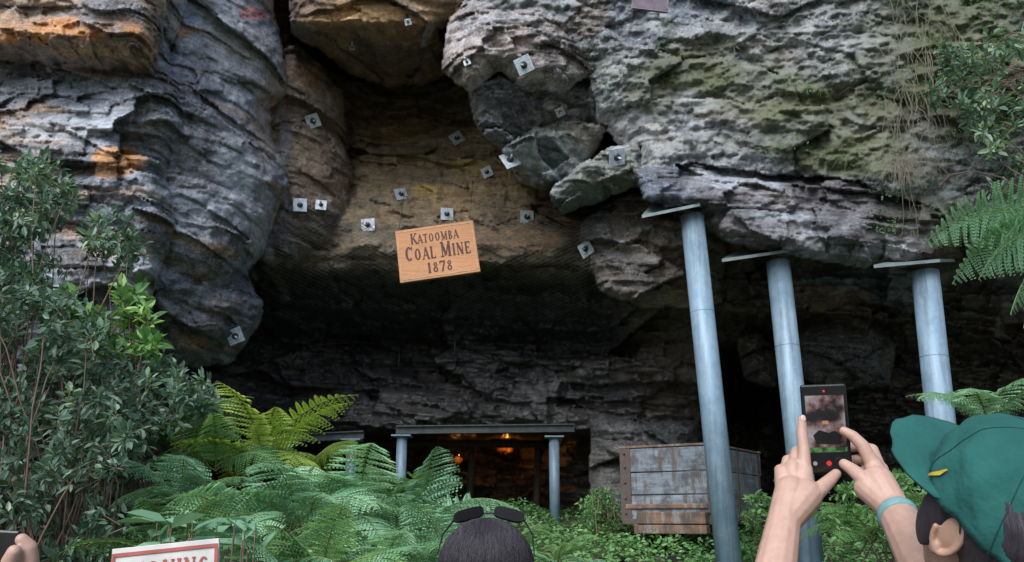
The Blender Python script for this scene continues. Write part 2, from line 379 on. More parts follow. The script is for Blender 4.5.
for a in [(690,70,50,26,.5),(760,90,70,35,.45),(650,95,35,28,.4),(830,130,80,50,.45),(900,60,60,70,.4),(980,60,70,100,.6),(870,160,70,24,.5),(720,140,60,20,.2),(20,110,40,20,.2),(780,215,80,10,.2),(920,215,50,20,.4)]: mb(*a)
MO=np.where(D<10,MO,MO*.2)
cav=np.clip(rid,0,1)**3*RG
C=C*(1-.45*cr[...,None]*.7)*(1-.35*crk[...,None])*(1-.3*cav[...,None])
C=np.clip(C,.012,.75)
POS=W(PX,PY,D2)
ny_,nx_=PX.shape
def surf(px,py,off=0):
    i=int(np.clip(np.searchsorted(gy,py),4,ny_-5));j=int(np.clip(np.searchsorted(gx,px),4,nx_-5))
    win=POS[i-3:i+4,j-3:j+4]
    p=win.reshape(-1,3)
    a=Vector(win[3,6]-win[3,0]);b=Vector(win[0,3]-win[6,3])
    nrm=a.cross(b).normalized()
    if nrm.y>0:nrm=-nrm
    ymin=float(np.percentile(p[:,1],15))
    q=W(px,py,ymin-off);return Vector(q),nrm
pos=POS.copy()
up1=pos[:1].copy();up1[...,2]+=6;up1[...,1]-=.3;up2=up1.copy();up2[...,2]+=18;up2[...,1]+=3
pos=np.concatenate([up2,up1,pos],0)
l1=pos[:,:1].copy();l1[...,0]-=25;l1[...,1]+=2;r1_=pos[:,-1:].copy();r1_[...,0]+=25;r1_[...,1]+=2
pos=np.concatenate([l1,pos,r1_],1)
def padA(A):
    A=np.concatenate([A[:1],A[:1],A],0);return np.concatenate([A[:,:1],A,A[:,-1:]],1)
Cc=padA(np.concatenate([C,np.ones(C.shape[:2]+(1,))],-1));Mm=padA(np.stack([LI,MO,WT,np.ones_like(LI)],-1))
h,w_=pos.shape[:2];idx=np.arange(h*w_).reshape(h,w_)
q=np.stack([idx[1:,:-1],idx[1:,1:],idx[:-1,1:],idx[:-1,:-1]],-1).reshape(-1,4)
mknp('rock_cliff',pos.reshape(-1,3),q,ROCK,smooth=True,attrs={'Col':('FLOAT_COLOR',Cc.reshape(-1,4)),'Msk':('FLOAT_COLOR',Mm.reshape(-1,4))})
# =============== GROUND
def gz(x,y):
    z=np.interp(y,[-500,2.6,4,7,9.5,13,20,500],[0,0,.35,.95,1.27,1.68,1.72,1.8])
    return z+(.10*fbm(x*.5,y*.5,x*0,3,201)+.03*fbm(x*3,y*3,x*0,3,205))*sm(y,2,4)
a=np.concatenate([[-400,-200,-100,-50,-25],np.arange(-14,14,.15),[25,50,100,200,400]])
b=np.concatenate([[-400,-200,-100,-50,-25,-10],np.arange(-4,20,.15),[25,50,100,400]])
A,B=np.meshgrid(a,b);G=np.stack([A,B,gz(A,B)],-1);h,w_=A.shape;idx=np.arange(h*w_).reshape(h,w_)
q=np.stack([idx[:-1,:-1],idx[:-1,1:],idx[1:,1:],idx[1:,:-1]],-1).reshape(-1,4)
t=NT('soil');n_=t.noise(2,4,.7);n3_=t.noise(30,4,.7)
t.l(t.mix(t.mr(n3_,.35,.65),t.mix(t.mr(n_,.4,.6),c4(.10,.08,.055),c4(.07,.09,.04)),c4(.05,.045,.03)),t.b.inputs['Base Color'])
t.b.inputs['Roughness'].default_value=.95;t.l(t.bump(n3_,.6,.03),t.b.inputs['Normal'])
mknp('ground',G.reshape(-1,3),q,t.m,smooth=True)
# =============== FOLIAGE
def nrmz(v): return v/np.maximum(np.linalg.norm(v,axis=-1,keepdims=True),1e-9)
def leafmesh(name,c,d,n,L,Wd,var,mat,parent=None,fold=.15):
    d=nrmz(d);s=nrmz(np.cross(d,n));n=np.cross(s,d)
    L=L[:,None];Wd=Wd[:,None]
    vs=np.stack([c,c+d*L*.3+s*Wd*.5+n*Wd*fold,c+d*L*.7+s*Wd*.38+n*Wd*fold*.7-n*L*.03,c+d*L-n*L*.12,c+d*L*.7-s*Wd*.38+n*Wd*fold*.7-n*L*.03,c+d*L*.3-s*Wd*.5+n*Wd*fold],1)
    N=len(c);b_=np.arange(N)[:,None]*6
    f=np.concatenate([b_+np.array([0,1,2,3]),b_+np.array([0,3,4,5])],0)
    return mknp(name,vs.reshape(-1,3),f,mat,parent,attrs={'var':('FLOAT',np.repeat(var,6))})
def curvetubes(name,lines,mat,parent=None,r=.004):
    cu=bpy.data.curves.new(name,'CURVE');cu.dimensions='3D';cu.bevel_depth=r;cu.bevel_resolution=1
    for ln in lines:
        rr=1.
        if isinstance(ln,tuple): ln,rr=ln
        sp=cu.splines.new('POLY');sp.points.add(len(ln)-1)
        for i,p in enumerate(ln):
            sp.points[i].co=(*[float(k) for k in p],1);sp.points[i].radius=(1-.7*i/len(ln))*rr
    cu.materials.append(mat);return link(bpy.data.objects.new(name,cu),parent)
def frond(base,az,el,L,droop,wid,roll=0,npn=22,m=8,var0=.5):
    base=np.array(base,float);T=np.linspace(0,1,40)
    e=el-droop*T**1.3;h=np.array([math.cos(az),math.sin(az),0]);s0=np.array([-math.sin(az),math.cos(az),0])
    dirs=np.cos(e)[:,None]*h+np.sin(e)[:,None]*np.array([0,0,1.])
    pts=base+np.concatenate([[np.zeros(3)],np.cumsum((dirs[1:]+dirs[:-1])/2*L/39,0)])
    out=[];tt=np.linspace(.12,.985,npn);spc=L*.865/npn
    for t_ in tt:
        i=t_*39;i0=min(int(i),38);p=pts[i0]*(1-(i-i0))+pts[i0+1]*(i-i0);d=dirs[i0]
        up=np.cross(d,s0)
        if up[2]<0: up=-up
        s=s0*math.cos(roll)+up*math.sin(roll);up2=up*math.cos(roll)-s0*math.sin(roll)
        pl=wid*(min(1,(t_/.32))**.6*(1-max(0,(t_-.32)/.68)**1.5)+.05)
        for sg in (1,-1):
            jit=rng.normal(0,.07,3)
            pd=nrmz(s*sg+d*.38-up2*(.10+.2*t_)+jit);
            qn=max(4,int(m*(.35+.65*pl/wid)))
            qq=(np.arange(qn)+.5)/qn
            pp=p+pd*pl*qq[:,None]-up2*(pl*.25*qq**2)[:,None]
            per=nrmz(np.cross(up2,pd))
            for sg2 in (1,-1):
                ld=nrmz(per*sg2+pd*.55)[None].repeat(qn,0)
                ln=np.minimum(spc*.60,pl*.3)*(1-qq*.78)+.002
                out.append((pp,ld+rng.normal(0,.05,(qn,3)),up2[None].repeat(qn,0),ln,np.full(qn,pl/qn*.9),np.clip(var0+.25*(qq-.3)+rng.normal(0,.08)+rng.normal(0,.06,qn),0,1)))
            out.append((p[None],pd[None],up2[None],np.array([pl]),np.array([pl*.035]),np.array([var0])))
    return out,(pts,1.)
def fern(name,fr,mat,r=.0045):
    par=empty(name);o=[];l=[]
    for a_ in fr:
        x,y=frond(**a_);o+=x;l.append(y)
    c_,d_,n_,L_,W_,v_=[np.concatenate([k[i] for k in o]) for i in range(6)]
    leafmesh('fronds',c_,d_,n_,L_,W_,v_,mat,par,.1)
    curvetubes('stems',l,STEM,par,r)
STEM=simple('fern_stem',(.2,.28,.08),.6,scale=10)
def plant(px,py,Y,n,L,mat,el=(.5,1.15),droop=(1.0,1.8),wid=.27,az=None,v0=.5,npn=17,m=10):
    b_=V(px,py,Y);fr=[]
    for k in range(n):
        a_=(az[0]+(az[1]-az[0])*(k+.5*rng.random())/n) if az else 2*math.pi*(k+rng.random()*.6)/n
        LL=L*rng.uniform(.8,1.15)
        fr.append(dict(base=b_+Vector(rng.normal(0,.02,3)),az=a_,el=rng.uniform(*el),L=LL,droop=rng.uniform(*droop),wid=LL*wid,roll=rng.normal(0,.3),npn=npn,m=m,var0=v0+rng.normal(0,.14)))
    fern('fern',fr,mat)
for (x,y,Y,n_,L,mt,v0) in [(262,465,6.2,10,.78,FERNY,.5),(215,468,6.0,8,.65,FERN,.6),(305,475,6.4,7,.62,FERNY,.3),(175,445,6.4,8,.6,FERN,.5),
    (235,530,5.0,9,.66,FERNB,.6),(180,505,5.4,8,.6,FERNB,.5),(300,530,5.0,9,.66,FERNB,.6),(355,525,5.4,9,.75,FERNB,.6),(420,530,5.6,9,.75,FERNB,.5),
    (390,575,4.6,10,.66,FERNB,.7),(320,585,4.3,9,.6,FERN,.6),(260,590,4.2,8,.6,FERNB,.5),(450,580,4.9,8,.64,FERNB,.5),(165,565,4.6,8,.55,FERN,.4),
    (200,425,6.6,6,.5,FERN,.3),(150,450,6.2,7,.55,FERN,.35),(400,505,7.5,8,.6,FERN,.4),(340,510,7.3,8,.6,FERN,.4),
    (870,540,7.0,8,.6,FERN,.4),(985,425,5.0,8,.5,FERNB,.6),(845,520,7.6,7,.45,FERN,.4),(560,560,6.6,6,.35,FERN,.4),(515,545,7.6,7,.4,FERN,.35),(600,575,6.2,6,.3,FERNB,.4),(950,520,5.6,8,.5,FERN,.4)]:
    plant(x,y,Y,n_,L,mt,v0=v0)
fr=[]
bs=V(1080,222,5.0)
for az,el,L,dr,rl in [(math.pi*.97,.40,1.0,1.25,.9),(math.pi*1.05,-.1,.85,.9,.9),(math.pi*.9,.1,.85,1.2,.7),(math.pi*1.02,-.75,.8,.5,1.),(math.pi*1.1,-.5,.9,.6,.8),(math.pi*.95,-1.0,.9,.3,.9),(math.pi*.8,.5,.9,1.2,.2),(.3,.5,.9,1.2,0),(1.2,.5,.9,1.2,0),(5.2,.4,.9,1.2,0)]:
    fr.append(dict(base=bs,az=az,el=el,L=L,droop=dr,wid=.24,roll=rl,npn=20,m=12,var0=.6))
fern('tree_fern',fr,FERNB,.006)
tube('trunk',[(bs.x+.1,5.1,.4),(bs.x+.05,5.05,1.6),bs],[.09,.08,.07],WOODY,bpy.data.objects['tree_fern'],12)
def shrub(name,poly,Y0,Y1,nc,nl,ls,mat,root,rc=.13,stems=26,shape=.45,vb=0.):
    par=empty(name);P_=np.array(poly,float);lo=P_.min(0);hi=P_.max(0);cs=[]
    while len(cs)<nc:
        x,y=rng.uniform(lo,hi)
        if sdpoly(np.array([x]),np.array([y]),poly)[0]>0:
            if fbm(np.array([x/30.]),np.array([y/30.]),np.array([0.]),3,301)[0]>-.15: cs.append((x,y))
    cs=np.array(cs);Yc=rng.uniform(Y0,Y1,nc);cw=W(cs[:,0],cs[:,1],Yc)
    lines=[];ra=np.array(root)
    C_=[];Dd=[];Nn=[];Vv=[];
    for k in range(nc):
        nn=int(nl*rng.uniform(.5,1.3));ax=nrmz(rng.normal(0,1,3)+np.array([0,-.3,.5]))
        tq=rng.random(nn);ln=rc*rng.uniform(.8,1.8)
        base=cw[k]+ax*ln*(tq[:,None]-.5)
        off=nrmz(rng.normal(0,1,(nn,3)))
        C_.append(base+off*rng.random((nn,1))*rc*.35);dd=nrmz(off+ax*.7+np.array([0,0,-.1]));Dd.append(dd)
        Nn.append(nrmz(np.array([0,-.35,1])+rng.normal(0,.5,(nn,3))));Vv.append(np.clip(rng.normal(.45+vb,.14)+rng.normal(0,.16,nn)+.3*(rng.random(nn)>.92),0,1))
        lines.append(([cw[k]-ax*ln*.6,cw[k],cw[k]+ax*ln*.5],.6))
        if k<stems*3:
            r0=ra+np.array([rng.normal(0,.25),rng.normal(0,.25),0]);mid=(r0+cw[k])/2+rng.normal(0,.15,3)+np.array([0,-.1,.25])
            tq=np.linspace(0,1,9)[:,None];lines.append(((1-tq)**2*r0+2*tq*(1-tq)*mid+tq**2*cw[k]+rng.normal(0,.012,(9,3)),1.8))
    c_=np.concatenate(C_);L_=ls*rng.uniform(.5,1.4,len(c_))
    leafmesh('leaves',c_,np.concatenate(Dd),np.concatenate(Nn),L_,L_*shape,np.concatenate(Vv),mat,par)
    curvetubes('branches',lines,WOODY,par,.005)
shrub('shrub',[(-120,140),(0,150),(55,170),(105,205),(145,245),(110,300),(120,340),(170,370),(215,385),(205,415),(150,430),(60,420),(-120,430)],5.6,6.8,580,32,.062,SHRUB,(-3.2,6.2,.6),stems=34)
shrub('shrub',[(-120,250),(60,280),(110,340),(150,420),(140,500),(120,600),(-120,620)],4.6,6.0,540,32,.055,SHRUB,(-2.6,5.2,.4),vb=-.06,stems=34)
shrub('shrub',[(60,270),(105,270),(150,300),(160,345),(120,360),(80,330)],5.8,6.3,36,22,.09,COVER,(-2.8,6.3,.8),stems=8,vb=.25)
shrub('shrub',[(940,50),(1000,35),(1120,40),(1120,180),(1024,175),(985,150),(960,120),(935,110)],7.0,7.5,140,28,.075,SHRUB,(4.6,7.8,5.6),rc=.14,vb=.15,stems=10)
shrub('shrub',[(985,185),(1100,180),(1100,230),(1010,225)],7.0,7.5,30,24,.07,SHRUB,(4.6,7.8,4.6),rc=.14,stems=5)
shrub('shrub',[(745,470),(790,455),(800,500),(790,562),(740,560)],8.6,9.4,60,26,.06,COVER,(2.6,9.2,1.2),rc=.1,stems=8)
shrub('shrub',[(840,490),(910,475),(960,500),(960,600),(830,600)],6.5,7.6,150,26,.055,COVER,(2.9,7.2,.9),rc=.12,stems=8)
shrub('shrub',[(575,490),(600,478),(630,495),(640,530),(570,530)],9.9,10.8,70,26,.05,COVER,(1.2,10.4,1.3),rc=.1,stems=8)
nn=60;c_=W(rng.uniform(150,260,nn),rng.uniform(522,575,nn),rng.uniform(3.7,4.1,nn));L_=rng.uniform(.1,.2,nn)
bp=empty('broadleaf_plant');dd=rng.normal(0,1,(nn,3));dd[:,2]=.25
leafmesh('leaves',c_,dd,np.array([0,-.4,1.])+rng.normal(0,.3,(nn,3)),L_,L_*.42,rng.uniform(.2,.6,nn),FERNB,bp)
curvetubes('branches',[([p,p-np.array([0,0,.3]),np.array([-1.35,3.95,.4])],1) for p in c_],WOODY,bp,.003)
N=60000;x=rng.uniform(-5,6.5,N);y=6.2+7.3*rng.random(N)**1.1
k=fbm(x*1.3,y*1.3,x*0,3,401);keep=(k>-.35);x=x[keep];y=y[keep];k=k[keep];N=len(x)
hh=(.05+.30*np.clip(k+.35,0,1))*rng.random(N)**.6
c_=np.stack([x,y,gz(x,y)+hh],-1);dd=rng.normal(0,1,(N,3));dd[:,2]*=.35;L_=rng.uniform(.03,.065,N)
leafmesh('ground_cover',c_,dd,np.array([0,-.25,1.])+rng.normal(0,.35,(N,3)),L_,L_*.6,np.clip(.45+.5*k+rng.normal(0,.15,N),0,1),COVER)
# small ledge plants and grass, clustered where moss grows
def tuftpts(N):
    out=[]
    while len(out)<N:
        x=rng.uniform(600,1024);y0=rng.uniform(0,235)
        if x<760 and y0>195: continue
        g=fbm(np.array([x/60.]),np.array([y0/40.]),np.array([0.]),3,501)[0]+(x-800)/900
        if g>.08: out.append((x,y0))
    return out
cc=[]
for x,y0 in tuftpts(110):
    p=np.array(surf(x,y0,.02)[0]);m_=rng.integers(10,34);cc.append(p+rng.normal(0,1,(m_,3))*np.array([.08,.02,.035]))
cc=np.concatenate(cc);N=len(cc);dd=rng.normal(0,1,(N,3));dd[:,1]=-abs(dd[:,1]);L_=rng.uniform(.012,.035,N)
leafmesh('ledge_moss_plants',cc,dd,np.array([0,-.6,1.])+rng.normal(0,.3,(N,3)),L_,L_*.55,rng.uniform(.05,.5,N),COVER)
lines=[]
for k in range(50):
    x=rng.normal(908,17);y0=rng.uniform(-30,120);L=rng.uniform(.4,1.4);p=np.array(surf(x,max(y0,-5),.07)[0]);ln=[p];dx=rng.normal(0,.015)
    for j in range(10):
        p=p+np.array([dx+rng.normal(0,.018),-.008+rng.normal(0,.01),-L/10]);ln.append(p)
    lines.append((ln,rng.uniform(.4,1.)))
for k in range(110):
    x=rng.normal(903,12);y0=rng.uniform(150,170);p=np.array(surf(x,y0,.1)[0]);ln=[p];dx=rng.normal(0,.02)
    for j in range(6): p=p+np.array([dx,-.012,-.06*rng.uniform(.4,1)*(1 if j>1 else .4)]);ln.append(p)
    lines.append((ln,.7))
curvetubes('hanging_vines',lines,DRY,None,.0042)
lines=[]
for x,y0 in tuftpts(60):
    p=np.array(surf(x,y0,.03)[0]);sc=rng.uniform(.4,1.2)
    for g in range(rng.integers(4,12)):
        a_=rng.normal(0,.05)*sc;lines.append(([p,p+np.array([a_,-.03,.01]),p+np.array([a_*2.2,-.05,-.11*sc*rng.uniform(.4,1.5)])],.55))
curvetubes('grass_tufts',lines,simple('dry_grass',(.20,.23,.11),.8),None,.0035)
# =============== MINE PORTAL
mp_=empty('mine_entrance_frame')
def post(px,y0,Y,r=.07):
    t_=V(px,y0,Y);g=float(gz(np.array([t_.x]),np.array([Y]))[0])-.05
    tube('post',[(t_.x,Y,g),(t_.x,Y,t_.z)],[r,r],GALV,mp_)
    boxes('plate',[((t_.x,Y,t_.z+.012),(.26,.26,.02))],GALV,mp_)
for px,y0,Y in [(285,447,12.1),(352,441,12.0),(402,437,12.0),(554,438,12.2)]: post(px,y0,Y)
STL=simple('beam_steel',(.10,.12,.125),.6,.3,scale=8)
def beam(a,b_,s=.11):
    a=Vector(a);b_=Vector(b_);d=b_-a;R=d.to_track_quat('X','Z').to_matrix();c=(a+b_)/2
    v,f=merge([boxg(c+Vector((0,0,s/2-.008)),(d.length,s,.016),R),boxg(c-Vector((0,0,s/2-.008)),(d.length,s,.016),R),boxg(c,(d.length,.014,s-.034),R)])
    mk('beam',v,f,STL,mp_)
beam(V(396,430,12.0),V(574,428,12.2));beam(V(278,439,12.1),V(364,435,12.0))
TIM=woodmat('mine_timber',(.14,.10,.065),(.08,.06,.04),mp=(8,8,1))
tp=empty('mine_timber_props')
for px in (380,428,470,536):
    t_=V(px,446,14.6);tube('prop',[(t_.x,14.6,1.6),(t_.x+.03,14.6,t_.z)],[.06,.055],TIM,tp,12)
t0=V(372,444,14.6);t1=V(545,444,14.6);tube('cap_piece',[t0,t1],[.06,.06],TIM,tp,12)
lp=empty('mine_lamp')
GL_=NT('lamp_glass');GL_.b.inputs['Emission Color'].default_value=c4(1,.35,.06);GL_.b.inputs['Emission Strength'].default_value=1.5;GL_=GL_.m
GLOWROCK=simple('glow_painted_rock',(.60,.27,.08),.9,scale=9,bump=.6,col2=(.10,.05,.025))  # the mine's orange glow put into the rock colour
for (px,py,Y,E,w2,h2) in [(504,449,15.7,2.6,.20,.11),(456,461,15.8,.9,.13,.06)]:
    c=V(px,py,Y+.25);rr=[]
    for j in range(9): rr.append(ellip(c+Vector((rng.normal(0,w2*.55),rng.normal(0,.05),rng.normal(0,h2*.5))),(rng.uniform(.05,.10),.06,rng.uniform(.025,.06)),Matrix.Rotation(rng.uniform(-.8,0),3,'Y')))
    organic('glow_painted_lumps',rr,GLOWROCK,None,.015,1)  # lumps added behind the lamps to carry the painted orange glow
    p=V(px+3,py-6,Y-.05)
    v,f=ellip(p,(.012,.012,.016));mk('bulb',v,f,GL_,lp,True);tube('holder',[p+Vector((0,0,.014)),p+Vector((0,0,.10))],[.012,.010],TIM,lp,12)
    li=bpy.data.lights.new('lamp_light','POINT');li.energy=E;li.color=(1,.36,.07);li.shadow_soft_size=.03;lo=link(bpy.data.objects.new('lamp_light',li),lp);lo.location=p+Vector((0,.03,-.03))
# =============== SUPPORT COLUMNS
PLM=simple('plate_steel',(.22,.27,.27),.6,.2,scale=9)
def column(top,bot,r,plate):
    par=empty('steel_support_column');t_=V(*top);b_=V(*bot);d=(t_-b_)
    g=float(gz(np.array([b_.x]),np.array([b_.y]))[0])
    b2=b_+d*((g-.1-b_.z)/d.z)
    tube('pipe',[b2,t_],[r,r],GALV,par,32)
    p=b2.lerp(t_,.72);tube('weld',[p-d.normalized()*.003,p+d.normalized()*.003],[r+.0015]*2,GALV,par,32)
    pl=[V(*p) for p in plate];th=Vector((0,0,.03))
    v=[p for p in pl]+[p+th for p in pl];n=len(pl)
    f=[tuple(range(n))[::-1],tuple(n+i for i in range(n))]+[(i,(i+1)%n,n+(i+1)%n,n+i) for i in range(n)]
    mk('head_plate',v,f,PLM,par)
    boxes('base_plate',[((b2.x,b2.y,g+.02),(.4,.4,.03))],GALV,par)
column((692,216,8.25),(733,600,8.1),.113,[(642,218,8.05),(700,206,8.0),(708,211,8.55),(652,206,8.7)])
column((778,262,8.45),(815,600,8.3),.115,[(722,262,8.25),(790,252,8.2),(800,250,8.75),(735,254,8.85)])
column((925,272,8.0),(960,600,7.9),.122,[(874,268,7.8),(940,262,7.75),(955,262,8.25),(890,264,8.35)])
# =============== BOLT PLATES
PLT=simple('bolt_plate_steel',(.66,.75,.82),.5,.15,scale=25,var=.25)
NUT=simple('bolt_nut',(.10,.10,.11),.5,.6)
for i,(x,y,s,ro) in enumerate([(313,121,.18,.5),(300,205,.17,.05),(321,205,.14,-.05),(368,225,.18,.1),(401,194,.17,.3),(447,214,.17,0),(527,217,.18,0),(586,249,.17,.4),(235,336,.17,.5),(457,138,.18,.6),(487,172,.15,.4),(524,65,.18,.3),(510,160,.19,.5),(617,157,.18,.3),(408,22,.08,.2),(352,48,.07,.2),(467,62,.08,.3),(560,112,.1,.5)]):
    par=empty('rock_bolt_plate');p,n=surf(x,y,.02)
    n=(n+Vector((rng.normal(0,.3),-1.6,-.25))).normalized();q=n.to_track_quat('Z','Y');R=(q.to_matrix()@Matrix.Rotation(ro,3,'Z'))
    boxes('plate',[(p,(s,s,.012))],PLT,par,.003,R)
    v,f=merge([tube(None,[p+n*.006,p+n*.022],[s*.22,s*.17],None,seg=16),tube(None,[p+n*.02,p+n*.045],[s*.13]*2,None,seg=6)])
    mk('nut',v,f,NUT,par)
    tube('bolt',[p-n*.02,p+n*.10],[.012,.012],PLT,par,10)
RODM=simple('rod_steel',(.16,.16,.16),.6,.3)
for x,y,L in [(455,340,.2),(399,355,.2)]:
    p,n=surf(x,y,.05);tube('rock_anchor_rod',[p+Vector((0,0,.05)),p-Vector((0,0,L))],[.013,.010],RODM,None,8)
lines=[]
for k in range(-30,60):
    for sg in (1,-1):
        ln=[]
        for j in range(0,60):
            x=280+k*8+sg*j*4*1.0+ (0 if sg==1 else 60);y=222+j*1.9
            if 272<x<592 and y<322:
                p=np.array(surf(x,y,.035+.012*math.sin(j*1.57))[0]);ln.append(p)
        if len(ln)>4: lines.append((ln,1))
curvetubes('wire_netting',lines,simple('net_wire',(.26,.27,.27),.5,.3),None,.0032)
# =============== SIGN
sg_=empty('katoomba_coal_mine_sign')
c0=V(395,231,10.35);c1=V(473,220,10.35);c2=V(399,283,10.2)
xa=(c1-c0);sw=xa.length;xa.normalize();ya=(c0-c2);sh=ya.length;ya.normalize();za=xa.cross(ya).normalized();ya=za.cross(xa)
Rm=Matrix((xa,ya,za)).transposed();O=c0-ya*sh
def sp_(x,y,z=0): return O+Rm@Vector((x*sw,y*sh,z))
SW=woodmat('sign_wood',(.60,.31,.16),(.47,.225,.105),(.34,.17,.09),mp=(1,1,14),df=.4)
boxes('board',[(sp_(.5,.5,-.02),(sw,sh,.04))],SW,sg_,.006,Rm)
FR=simple('sign_border',(.66,.42,.27),.7)
boxes('border',[(sp_(.5,.955,.003),(sw*.95,.010,.004)),(sp_(.5,.045,.003),(sw*.95,.010,.004)),(sp_(.025,.5,.003),(.010,sh*.88,.004)),(sp_(.975,.5,.003),(.010,sh*.88,.004))],FR,sg_,0,Rm)
def Q(a,b,w): return ('q',a,b,w)
TK=.17;TN=.085
def ser(x,y,w=.3): return Q((x-w/2,y),(x+w/2,y),.07)
def arc(cx,cy,rx,ry,a0,a1,tx=TK,ty=TN): return ('a',cx,cy,rx,ry,a0,a1,tx,ty)
GL={'K':(.82,[Q((.2,0),(.2,1),TK),Q((.25,.42),(.75,.97),TN),Q((.38,.55),(.8,.03),TK),ser(.2,.035),ser(.2,.965),ser(.75,.965),ser(.8,.035)]),
'A':(.85,[Q((.12,0),(.43,1),TN),Q((.43,1),(.74,0),TK),Q((.22,.33),(.65,.33),.07),ser(.1,.035,.26),ser(.75,.035)]),
'T':(.75,[Q((.37,0),(.37,1),TK),Q((.03,.955),(.71,.955),TN),Q((.05,.76),(.05,.99),.06),Q((.69,.76),(.69,.99),.06),ser(.37,.035)]),
'O':(.9,[arc(.44,.5,.36,.48,0,360)]),
'C':(.82,[arc(.44,.5,.36,.48,45,315),Q((.72,.72),(.72,.98),.07)]),
'M':(1.05,[Q((.17,0),(.17,1),TN),Q((.17,1),(.5,.08),TK),Q((.5,.08),(.83,1),TN),Q((.85,0),(.85,1),TK),ser(.15,.035),ser(.85,.035),ser(.12,.965,.2),ser(.88,.965,.22)]),
'B':(.75,[Q((.2,0),(.2,1),TK),arc(.33,.75,.27,.23,-90,90,.14,.08),arc(.33,.27,.33,.25,-90,90,.16,.08),ser(.17,.035,.26),ser(.17,.965,.26),Q((.2,.51),(.36,.51),.07),Q((.2,.965),(.36,.965),.07),Q((.2,.035),(.36,.035),.07)]),
'L':(.72,[Q((.2,0),(.2,1),TK),Q((.1,.04),(.66,.04),TN),Q((.65,0),(.65,.25),.06),ser(.2,.965)]),
'I':(.42,[Q((.2,0),(.2,1),TK),ser(.2,.035),ser(.2,.965)]),
'N':(.9,[Q((.18,0),(.18,1),TN),Q((.16,1),(.72,0),TK),Q((.73,0),(.73,1),TN),ser(.18,.035,.26),ser(.73,.965,.26),ser(.12,.965,.2)]),
'E':(.76,[Q((.2,0),(.2,1),TK),Q((.1,.04),(.66,.04),TN),Q((.1,.96),(.64,.96),TN),Q((.2,.52),(.52,.52),.07),Q((.65,0),(.65,.24),.06),Q((.63,.78),(.63,1),.06),Q((.52,.4),(.52,.64),.05)]),
'1':(.5,[Q((.25,0),(.25,1),TK),ser(.25,.035),Q((.1,.85),(.25,.95),.08)]),
'8':(.66,[arc(.32,.75,.2,.22,0,360,.11,.08),arc(.32,.27,.26,.25,0,360,.13,.08)]),
'7':(.66,[Q((.06,.94),(.6,.94),.12),Q((.58,.95),(.25,0),.13),Q((.07,.75),(.07,.98),.06)]),
'R':(.82,[Q((.2,0),(.2,1),TK),arc(.33,.74,.28,.24,-90,90,.14,.08),Q((.4,.5),(.78,.0),TK),ser(.17,.035,.26)]),
'W':(1.1,[Q((.1,1),(.33,0),TK),Q((.33,0),(.55,.9),TN),Q((.55,.9),(.78,0),TK),Q((.78,0),(1.,1),TN)]),
'G':(.86,[arc(.44,.5,.36,.48,45,330),Q((.72,.05),(.72,.45),TK),Q((.5,.45),(.82,.45),TN)]),' ':(.4,[])}
def textmesh(name,txt,put,x0,x1,y,h,mat,parent,sizes=None,bold=1.):
    tot=sum((GL[ch][0]+.08)*(sizes[i] if sizes else 1) for i,ch in enumerate(txt))
    V_=[];F_=[];cx=x0;zc=0;kx=(x1-x0)/tot
    for i,ch in enumerate(txt):
        q_s=(sizes[i] if sizes else 1);hh=h*q_s;hx=kx*q_s;adv,st=GL[ch]
        for s_ in st:
            zc+=1;z=.002+.00025*(zc%9)
            if s_[0]=='q':
                a_=Vector(s_[1]);b_=Vector(s_[2]);d=(b_-a_).normalized();p=Vector((-d.y,d.x))*s_[3]/2*bold
                pts=[a_-p,b_-p,b_+p,a_+p];o=len(V_)
                V_+= [put(cx+q_.x*hx,y+q_.y*hh,z) for q_ in pts];F_.append((o,o+1,o+2,o+3))
            else:
                _,ccx,ccy,rx,ry,a0,a1,tx,ty=s_;n=28;o=len(V_);tx*=bold;ty*=bold
                for k in range(n+1):
                    a_=rad(a0+(a1-a0)*k/n)
                    for sg2 in (0,1): V_.append(put(cx+(ccx+(rx-tx*sg2)*math.cos(a_))*hx,y+(ccy+(ry-ty*sg2)*math.sin(a_))*hh,z))
                for k in range(n): F_.append((o+2*k,o+2*k+1,o+2*k+3,o+2*k+2))
        cx+=(adv+.08)*hx
    mk(name,V_,F_,mat,parent)
INK=simple('sign_lettering',(.12,.055,.05),.8,scale=20)
textmesh('lettering_katoomba','KATOOMBA',sp_,.18,.80,.69,.18,INK,sg_,[1.15]+[.95]*7,1.3)
textmesh('lettering_coal_mine','COAL MINE',sp_,.09,.93,.37,.25,INK,sg_,[1.15]+[.92]*4+[1.15]+[.92]*3,1.35)
textmesh('lettering_1878','1878',sp_,.35,.68,.10,.20,INK,sg_,None,1.35)
for xx in (.04,.96):
    a_=sp_(xx,.99,-.02);p=a_+Vector((0,.5,.75));tube('cable',[a_,p],[.004,.004],NUT,sg_,6)
pq=empty('wall_plaque');p=V(650,2,7.75);R=Matrix.Rotation(rad(8),3,'Y')
boxes('plate',[(p,(.36,.02,.2))],simple('plaque_metal',(.16,.12,.16),.5,.3),pq,.003,R)
boxes('rim',[(p+Vector((0,-.014,-.095)),(.36,.008,.012)),(p+Vector((-.175,-.014,0)),(.012,.008,.178)),(p+Vector((.175,-.014,0)),(.012,.008,.178))],simple('plaque_rim',(.22,.19,.2),.5,.3),pq,.001,R)
